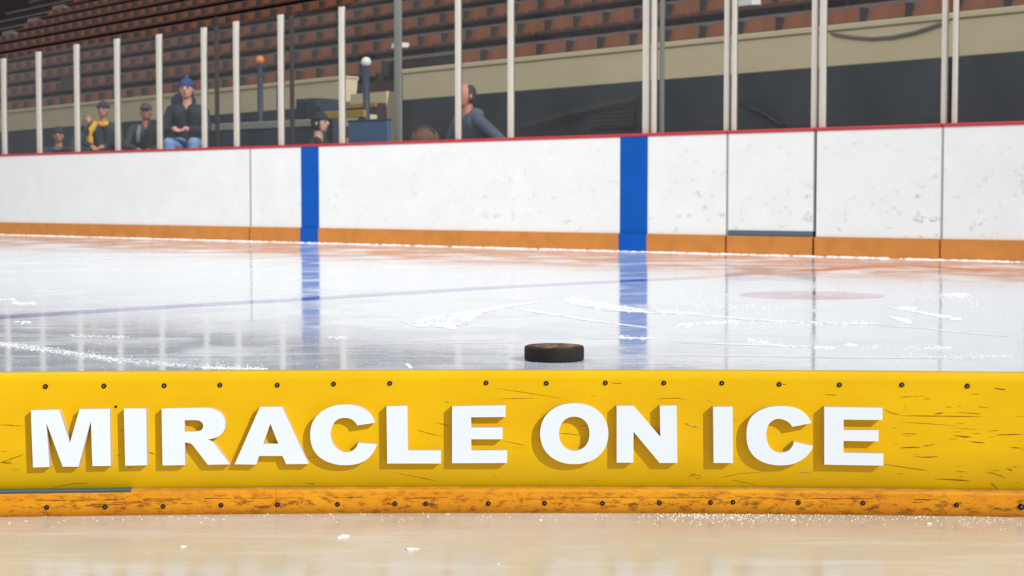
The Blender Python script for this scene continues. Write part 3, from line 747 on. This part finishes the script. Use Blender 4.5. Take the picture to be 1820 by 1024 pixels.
# clear sealing bead just over the kick plates
m = MB(); xs = [xb + (2.3 - xb) * i / 30 for i in range(31)]; extrude_profile(m, [(.0055, ZK - .002), (.0055, ZK + .0022), (.0105, ZK + .0022), (.0105, ZK - .002)], xs, yk)
M['bead'] = mat('dull_bead', (198, 150, 70), .5, .2, 30); m.build('seam_bead', 'bead', board)
for px_, py_ in [(81, 687), (185, 686), (292, 685.5), (391, 684.5), (493, 684.5), (593, 682.5), (693, 681.5), (864, 680.5), (971, 681.3), (1076, 680.5), (1180, 680.7), (1283, 681), (1385, 683), (1492, 684), (1603, 684), (1719.5, 686)]:
    p = at(px_, py_, KD); p = at(px_, py_, yp(p.x)); q = MB()
    q.tube([p + Vector((0, .002, 0)), p + Vector((0, -.0012, 0)), p + Vector((0, -.002, 0))], [.0036, .0036, .0028], 16)
    q.mi = 1; q.tube([p + Vector((0, -.0018, 0)), p + Vector((0, -.0024, 0))], [.0016, .0014], 6)
    q.build('screw', ['screw', 'screw_pit'], board)
p = at(206, 723, KD); p = at(206, 723, yp(p.x)); q = MB(); q.tube([p + Vector((0, .002, 0)), p + Vector((0, -.0008, 0))], .002, 10); q.build('screw', 'screw', board)
# letters
T = .0125                                    # thickness
def z1(p): return (p[0] / 2.6667, 640 + p[1] / 2.6667)
def z2(p): return (440 + p[0] / 3.4125, 640 + p[1] / 3.4125)
def z3(p): return (880 + p[0] / 3.4125, 640 + p[1] / 3.4125)
def z4(p): return (1340 + p[0] / 3.4125, 640 + p[1] / 3.4125)
def smooth_loop(pts, sub=3):
    """Catmull-Rom through curved stretches, keeping corners sharper than 38 degrees"""
    n = len(pts); out = []
    V = [Vector(p) for p in pts]
    def corner(i):
        a = (V[i] - V[i - 1]); b = (V[(i + 1) % n] - V[i]); return a.angle(b) > math.radians(38)
    for i in range(n):
        p1, p2 = V[i], V[(i + 1) % n]; out.append(p1)
        if (p2 - p1).length > 60 and True: continue
        p0 = p1 * 2 - p2 if corner(i) else V[i - 1]
        p3 = p2 * 2 - p1 if corner((i + 1) % n) else V[(i + 2) % n]
        if corner(i) and corner((i + 1) % n): continue
        for k in range(1, sub):
            t = k / sub
            out.append(.5 * ((2 * p1) + (-p0 + p2) * t + (2 * p0 - 5 * p1 + 4 * p2 - p3) * t * t + (-p0 + 3 * p1 - 3 * p2 + p3) * t ** 3))
    return [(v.x, v.y) for v in out]
def ellipse(cx, cy, rx, ry, n=64, e=2.15):
    o = []
    for i in range(n):
        a = 2 * math.pi * i / n; c_, s_ = math.cos(a), math.sin(a)
        o.append((cx + rx * math.copysign(abs(c_) ** (2 / e), c_), cy + ry * math.copysign(abs(s_) ** (2 / e), s_)))
    return o
E1 = [(1240, 281), (1565, 274), (1566, 346), (1356, 348), (1357, 409), (1547, 409), (1547, 481), (1357, 481), (1357, 548), (1574, 548), (1574, 625), (1240, 626)]
C1 = [(775, 381), (755, 340), (725, 308), (685, 284), (640, 273), (595, 270), (540, 274), (485, 291), (435, 322), (400, 365), (384, 410), (380, 455), (384, 500), (400, 545), (432, 586), (480, 616), (540, 634), (600, 638), (660, 632), (710, 612), (748, 580), (772, 545), (785, 511),
      (670, 501), (664, 520), (650, 540), (630, 553), (605, 559), (575, 556), (545, 540), (520, 510), (507, 475), (505, 440), (512, 405), (530, 375), (555, 357), (585, 351), (615, 354), (640, 366), (656, 382), (665, 397)]
C2 = [(350, 383), (330, 345), (300, 315), (262, 294), (215, 282), (160, 280), (110, 283), (55, 298), (5, 325), (-28, 365), (-42, 410), (-45, 460), (-40, 510), (-22, 555), (12, 595), (60, 622), (115, 636), (165, 639), (225, 634), (275, 615), (315, 588), (343, 555), (360, 522),
      (243, 495), (235, 520), (218, 543), (195, 557), (165, 562), (130, 556), (103, 535), (85, 505), (76, 465), (76, 430), (88, 395), (110, 370), (140, 358), (170, 360), (200, 372), (220, 388), (232, 406)]
LET = [
 ('M', z1, [[(146, 238), (280, 235), (331, 392), (377, 233), (520, 231), (525, 502), (438, 503), (430, 290), (372, 506), (297, 506), (220, 300), (235, 507), (156, 509)]]),
 ('I', z1, [[(587, 230), (693, 230), (697, 499), (593, 501)]]),
 ('R', z1, [[(766, 230), (960, 226), (1010, 231), (1045, 250), (1064, 278), (1068, 305), (1062, 335), (1042, 358), (1015, 371), (985, 377), (1005, 387), (1020, 402), (1090, 495), (985, 497), (918, 410), (900, 395), (876, 391), (877, 498), (770, 500)],
            [(875, 286), (930, 285), (950, 291), (962, 303), (963, 317), (955, 330), (935, 338), (875, 339)]]),
 ('A', z2, [[(75, 284), (208, 283), (370, 631), (235, 632), (211, 582), (70, 582), (52, 635), (-78.6, 633)], [(138, 387), (186, 508), (95, 508)]]),
 ('C', z2, [C1]),
 ('L', z2, [[(842, 281), (969, 277), (973, 548), (1173, 548), (1173, 628), (847, 628)]]),
 ('E', z2, [E1]),
 ('O', z3, [ellipse(480, 447, 207, 185), ellipse(480, 447, 92, 103, 48)]),
 ('N', z3, [[(737, 278), (840, 277), (1002, 465), (999, 278), (1101, 276), (1106, 625), (998, 625), (840, 436), (839, 623), (737, 623)]]),
 ('I', z3, [[(1322, 284), (1440, 283), (1443, 625), (1325, 625)]]),
 ('C', z4, [C2]),
 ('E', z4, [[(427, 285), (780, 290), (780, 364), (544, 362), (544, 425), (756, 425), (756, 494), (544, 491), (544, 562), (785, 568), (785, 641), (427, 635)]]),
]
def letter(ch, conv, loops):
    bm = bmesh.new(); front = []
    for lp in loops:
        pts = [conv(p) for p in lp]
        if ch in 'RC': pts = smooth_loop(pts, 3)
        vs = []
        for x, y in pts:
            q = at(x, y, KD); q = at(x, y, yp(q.x) - T); vs.append(bm.verts.new(q))
        es = [bm.edges.new((vs[i], vs[(i + 1) % len(vs)])) for i in range(len(vs))]; front.append((vs, es))
    bmesh.ops.triangle_fill(bm, use_beauty=True, use_dissolve=False, edges=[e for _, es in front for e in es])
    for f in bm.faces: f.material_index = 0
    back = {}
    for vs, _ in front:
        for v in vs: back[v] = bm.verts.new((v.co.x, yp(v.co.x) + .001, v.co.z))
    for vs, _ in front:
        for i in range(len(vs)):
            a, b = vs[i], vs[(i + 1) % len(vs)]
            f = bm.faces.new((a, b, back[b], back[a])); f.material_index = 1
    q = MB(); q.bm.free(); q.bm = bm
    o = q.build('letter', ['letter', 'letter_side'], board); o['label'] = 'raised white capital letter ' + ch
for l in LET: letter(*l)
# scuffs on the panel: slivers of scraped plastic
m = MB()
def sliver(x0, y0, x1, y1, w=.0007, bend=0, mi=0):
    m.mi = mi; n_ = 6; A = []; B_ = []
    for i in range(n_ + 1):
        t = i / n_; x = x0 + (x1 - x0) * t; y = y0 + (y1 - y0) * t + bend * math.sin(math.pi * t) + R.uniform(-.4, .4)
        hw = w * math.sin(math.pi * min(.97, max(.03, t))) ** .6 * R.uniform(.4, 1)
        p = at(x, y, KD); p = at(x, y, yp(p.x) - .0003); A.append(p + Vector((0, 0, hw))); B_.append(p - Vector((0, 0, hw)))
    for i in range(n_): m.poly([A[i], A[i + 1], B_[i + 1], B_[i]])
for a in [(1570, 727, 1605, 739, .0005, 2), (1605, 739, 1748, 740.5, .0006, 0), (1600, 796, 1637, 795, .0009, 0), (1625, 812, 1668, 811, .0007, 1), (1661, 851, 1725, 855, .0009, 0), (1570, 825, 1650, 837, .0006, 0),
          (1695, 774, 1728, 777, .0007, 0), (1768, 690, 1788, 693, .0008, 0), (1770, 773, 1820, 772, .0007, 0), (1719, 784, 1752, 788, .0006, 0), (1660, 736, 1678, 734, .0009, 0), (1465, 701, 1487, 703, .0007, 0),
          (1740, 723, 1757, 725, .0005, 0), (1608, 770, 1632, 772, .0005, 0), (1640, 793, 1662, 790, .0005, 0), (1753, 839, 1790, 852, .0006, -2), (1795, 795, 1820, 797, .0005, 0), (1700, 733, 1745, 736, .0004, 0), (1790, 833, 1800, 837, .0009, 0), (1760, 858, 1776, 874, .001, -2),
          (1225, 838, 1246, 852, .0005, 4), (1222, 850, 1247, 849, .0008, -6), (1283, 849, 1310, 843, .0006, 0), (1310, 843, 1360, 838, .0004, 0), (1300, 853, 1345, 862, .0006, 0), (1086, 681, 1106, 682, .0006, 0), (1167, 710, 1222, 711, .0005, -3), (880, 690, 1000, 708, .0003, 0), (884, 709, 950, 708, .0004, 0),
          (990, 770, 1030, 773, .0006, 0), (742, 764, 790, 777, .0006, 1), (775, 751, 800, 758, .0005, 0), (700, 840, 784, 857, .0005, 0), (895, 784, 935, 792, .0005, 0), (545, 860, 560, 861, .0007, -1), (0, 755, 40, 757, .0005, 0), (0, 823, 42, 808, .0006, 0), (0, 822, 22, 823, .0008, 0), (90, 868, 160, 858, .0005, -2), (10, 830, 11, 872, .0004, 0),
          (260, 802, 276, 808, .0008, 0), (815, 868, 855, 867.5, .0009, 0), (1390, 682.5, 1397, 684, .0008, 0), (1250, 790, 1330, 820, .0003, 4), (600, 700, 640, 760, .0002, 5), (1600, 750, 1700, 757, .0003, 0), (1690, 760, 1740, 764, .0003, 0)]:
    sliver(*a)
for a in [(1216, 752, 1226, 757, .0012, 0, 1), (1226, 758, 1241, 759, .0014, 0, 1), (1420, 840, 1440, 841, .001, 0, 1)]: sliver(*a)
for k in range(60):
    x = R.choice([R.uniform(1580, 1815), R.uniform(0, 1820)]); y = R.uniform(700, 865); l = R.uniform(5, 24)
    sliver(x, y, x + l, y + R.uniform(-1.5, 1.5), R.uniform(.0002, .0004))
tag(m.build('scuff_marks', ['scuff', 'scuff_grey'], board), kind='stuff')
# cracked line along the kick plates and snow specks on them
m = MB()
for k in range(46):
    x = R.uniform(0, 1820); y = 884 + 6 * ((x - 910) / 910) ** 2 + R.choice([0, 0, 0, 10]) * R.random(); l = R.uniform(10, 60)
    A = []; B_ = []
    for i in range(5):
        xx = x + l * i / 4; p = at(xx, y + R.uniform(-.5, .5), KD); p = at(xx, y, yk(p.x) - .0003); hw = .0004 * R.uniform(.3, 1)
        A.append(p + Vector((0, 0, hw))); B_.append(p - Vector((0, 0, hw)))
    for i in range(4): m.poly([A[i], A[i + 1], B_[i + 1], B_[i]])
M['scuff2'] = mat('brown_scuff', (120, 64, 8), .7, .1)
tag(m.build('kick_scuffs', 'scuff2', board), kind='stuff')
m = MB()
for k in range(700):
    x = R.choice([R.uniform(0, 1820), R.uniform(1150, 1820), R.gauss(1270, 60)])
    p = at(x, 912, KD); y = yk(p.x) - abs(R.gauss(0, .035)) - .002; r_ = R.uniform(.0003, .0011)
    m.ball(Vector((p.x, y, r_ * .4)), r_, (1.4, 1.2, .8), 6)
for x, y, r_ in [(610, 955, .004), (602, 957, .0025), (728, 978, .0035), (740, 977, .002), (1650, 932, .0025), (1408, 925, .002), (324, 973, .0025), (960, 925, .0015), (885, 1003, .001)]:
    p = ground(x, y); m.ball(p + Vector((0, 0, r_ * .3)), r_, (1.6, 1.3, .7), 8); m.ball(p + Vector((r_ * 1.4, r_ * .8, r_ * .3)), r_ * .6, (1.6, 1.2, .7), 8)
tag(m.build('ice_crumbs', 'snow'), 'white ice crumbs scattered on the near ice at the foot of the yellow board', 'ice crumbs', kind='stuff')
# ------------------------------------------------------------------ puck
c = ground(985, 640); pr = 53.2 * c.length / math.hypot(FPX, 0) * 1.0
th = 25.5 * c.y / FPX
puck = empty('hockey_puck', (c.x, c.y, 0), 'black rubber hockey puck with worn brown top lying on the ice', 'puck')
m = MB(); prof = [(0, 0.0), (.93, 0.0), (.985, .04), (1, .12), (1, .86), (.985, .95), (.955, 1.0)]
rings = []
for r_, z in prof[1:]:
    rings.append([m.bm.verts.new((c.x + pr * r_ * math.cos(2 * math.pi * k / 72), c.y + pr * r_ * math.sin(2 * math.pi * k / 72), z * th)) for k in range(72)])
for a, b in zip(rings, rings[1:]):
    for k in range(72): f = m.bm.faces.new((a[k], a[(k + 1) % 72], b[(k + 1) % 72], b[k])); f.smooth = True
m.bm.faces.new(rings[0][::-1]); m.bm.faces.new(rings[-1])
m.build('rim', 'puck', puck)
m = MB(); m.tube([Vector((c.x, c.y, th - .002)), Vector((c.x, c.y, th + .0006))], pr * .945, 64); m.build('top_face', 'puck_top', puck)
# ------------------------------------------------------------------ shavings and skate cuts on the far ice
m = MB()
def fleck(p, r_):
    n_ = 5; vs = [m.bm.verts.new(p + Vector((r_ * 1.3 * math.cos(2 * math.pi * i / n_ + 1) * R.uniform(.6, 1.2), r_ * math.sin(2 * math.pi * i / n_ + 1) * R.uniform(.6, 1.2), .0005))) for i in range(n_)]
    tp = m.bm.verts.new(p + Vector((0, 0, .0005 + r_ * .3)))
    for i in range(n_): m.bm.faces.new((vs[i], vs[(i + 1) % n_], tp))
def trail(pts, n, spread, size):
    for k in range(n):
        t = R.random() * (len(pts) - 1); i = int(t); t -= i
        x = pts[i][0] + (pts[i + 1][0] - pts[i][0]) * t; y = pts[i][1] + (pts[i + 1][1] - pts[i][1]) * t + R.gauss(0, spread)
        if y < 452: continue
        fleck(ground(x, y), size * R.uniform(.4, 1.3))
def ribbon(pts, w):
    P = [ground(x, y) for x, y in pts]; A = []; B_ = []
    Q = []; Ws = []
    for i in range(len(P) - 1):
        for k in range(10):
            t = k / 10; Q.append(P[i].lerp(P[i + 1], t)); Ws.append(w[i] * (1 - t) + w[i + 1] * t)
    Q.append(P[-1]); Ws.append(w[-1]); nq = len(Q)
    for st_ in range(int(40 + 1500 * max(w))):
        i0 = R.randrange(0, nq - 2); ln_ = R.randint(2, 7); off = R.uniform(-.5, .5); hw = R.uniform(.0015, .006) + max(w) * .012
        A = []; B_ = []
        for i in range(i0, min(nq, i0 + ln_)):
            t = (Q[min(i + 1, nq - 1)] - Q[max(i - 1, 0)]).normalized(); n = Vector((-t.y, t.x, 0))
            e = hw * (.15 if i in (i0, min(nq, i0 + ln_) - 1) else 1); cc = Q[i] + n * off * Ws[i] + Vector((0, 0, .0006 + st_ * 5e-7))
            A.append(cc + n * e); B_.append(cc - n * e)
        for i in range(len(A) - 1): m.poly([A[i], A[i + 1], B_[i + 1], B_[i]])
ribbon([(768, 582), (785, 573), (805, 565), (840, 556), (890, 546), (930, 541), (960, 536)], [.10, .30, .20, .10, .06, .04, .01])
ribbon([(785, 574), (798, 581), (808, 586)], [.08, .05, .01])
ribbon([(905, 548), (960, 555), (1030, 567), (1090, 575), (1155, 583)], [.02, .04, .05, .04, .01])
ribbon([(1010, 530), (1050, 541), (1110, 551), (1180, 556), (1260, 558)], [.05, .16, .20, .12, .02])
ribbon([(1200, 556), (1330, 568), (1450, 574), (1590, 578)], [.03, .05, .06, .01])
ribbon([(1575, 545), (1640, 556), (1690, 565), (1702, 570)], [.01, .04, .08, .02])
ribbon([(1585, 563), (1602, 568), (1618, 576)], [.01, .06, .01])
ribbon([(1560, 580), (1640, 583), (1720, 592), (1790, 598)], [.01, .02, .03, .01])
ribbon([(1200, 608), (1290, 612), (1380, 615), (1450, 617)], [.02, .03, .03, .01])
ribbon([(760, 611), (830, 610), (930, 609)], [.01, .015, .01])
ribbon([(1200, 632), (1300, 633), (1500, 636), (1700, 637)], [.008, .012, .012, .005])
ribbon([(1040, 645), (1120, 647), (1230, 648)], [.003, .006, .003])
ribbon([(723, 646), (727, 651), (732, 655)], [.004, .006, .003])
ribbon([(1040, 603), (1120, 600), (1160, 603)], [.01, .03, .01])
trail([(0, 612), (60, 619), (130, 628), (210, 640), (330, 650), (470, 655)], 1500, 2.6, .0027)
trail([(360, 654), (400, 655), (475, 656)], 300, .7, .003)
trail([(125, 597), (180, 598), (230, 600)], 110, 1.4, .003)
trail([(1200, 553), (1260, 543), (1400, 549)], 60, 4, .006)
trail([(1600, 530), (1700, 527), (1740, 542)], 50, 4, .006)
trail([(1010, 535), (1110, 549), (1220, 556)], 90, 3, .008)
trail([(1200, 578), (1300, 573), (1560, 576)], 160, 2, .008)
trail([(1330, 605), (1360, 610), (1400, 616), (1640, 620), (1690, 618)], 180, 2, .006)
trail([(1450, 618), (1480, 619)], 40, 1, .008); trail([(1505, 613), (1520, 614)], 30, 1, .009)
trail([(1600, 632), (1700, 636), (1800, 633)], 160, 2, .004)
trail([(1100, 600), (1160, 602)], 60, 1.5, .006)
for bx, by, n_, sz in ((45, 540, 12, .012), (12, 532, 10, .012), (40, 573, 16, .007), (600, 600, 18, .006), (1700, 525, 30, .014), (1615, 548, 20, .012)):
    trail([(bx - 18, by), (bx + 18, by)], n_, 1.2, sz)
for k in range(1500):
    x, y = R.uniform(0, 1820), 657 - abs(R.gauss(0, 34)); 
    if y > 470: fleck(ground(x, y), R.uniform(.0006, .0022) * (657 / y) ** 3)
tag(m.build('ice_shavings', 'snow', up=True), 'white shavings and skate cuts spread over the ice beyond the yellow board', 'ice shavings', kind='stuff')
# ------------------------------------------------------------------ light
w = bpy.data.worlds.new('hall_light'); SC.world = w; w.use_nodes = True
w.node_tree.nodes['Background'].inputs[0].default_value = (.94, .97, 1, 1); w.node_tree.nodes['Background'].inputs[1].default_value = .49
def lamp(kind, name, loc, target, energy, **k):
    l = bpy.data.lights.new(name, kind); l.energy = energy
    for a, v in k.items(): setattr(l, a, v)
    o = bpy.data.objects.new(name, l); COL.objects.link(o); o.location = loc
    o.rotation_euler = (Vector(target) - Vector(loc)).to_track_quat('-Z', 'Y').to_euler(); return o
dirv = Vector((13, -12, 11.2)).normalized()
lamp('SUN', 'floodlight', dirv * 20, (0, 0, 0), 2.9, angle=math.radians(.6))
lamp('AREA', 'board_fill_light', (-7, 9.5, 8.0), (-1, 16.5, .4), 860, shape='RECTANGLE', size=9, size_y=4, color=(1, .97, .92))  # unseen area lamp added to brighten the far boards
vs = SC.view_settings; vs.view_transform = 'Standard'; vs.look = 'None'; vs.gamma = 1; vs.use_curve_mapping = False; vs.exposure = 0
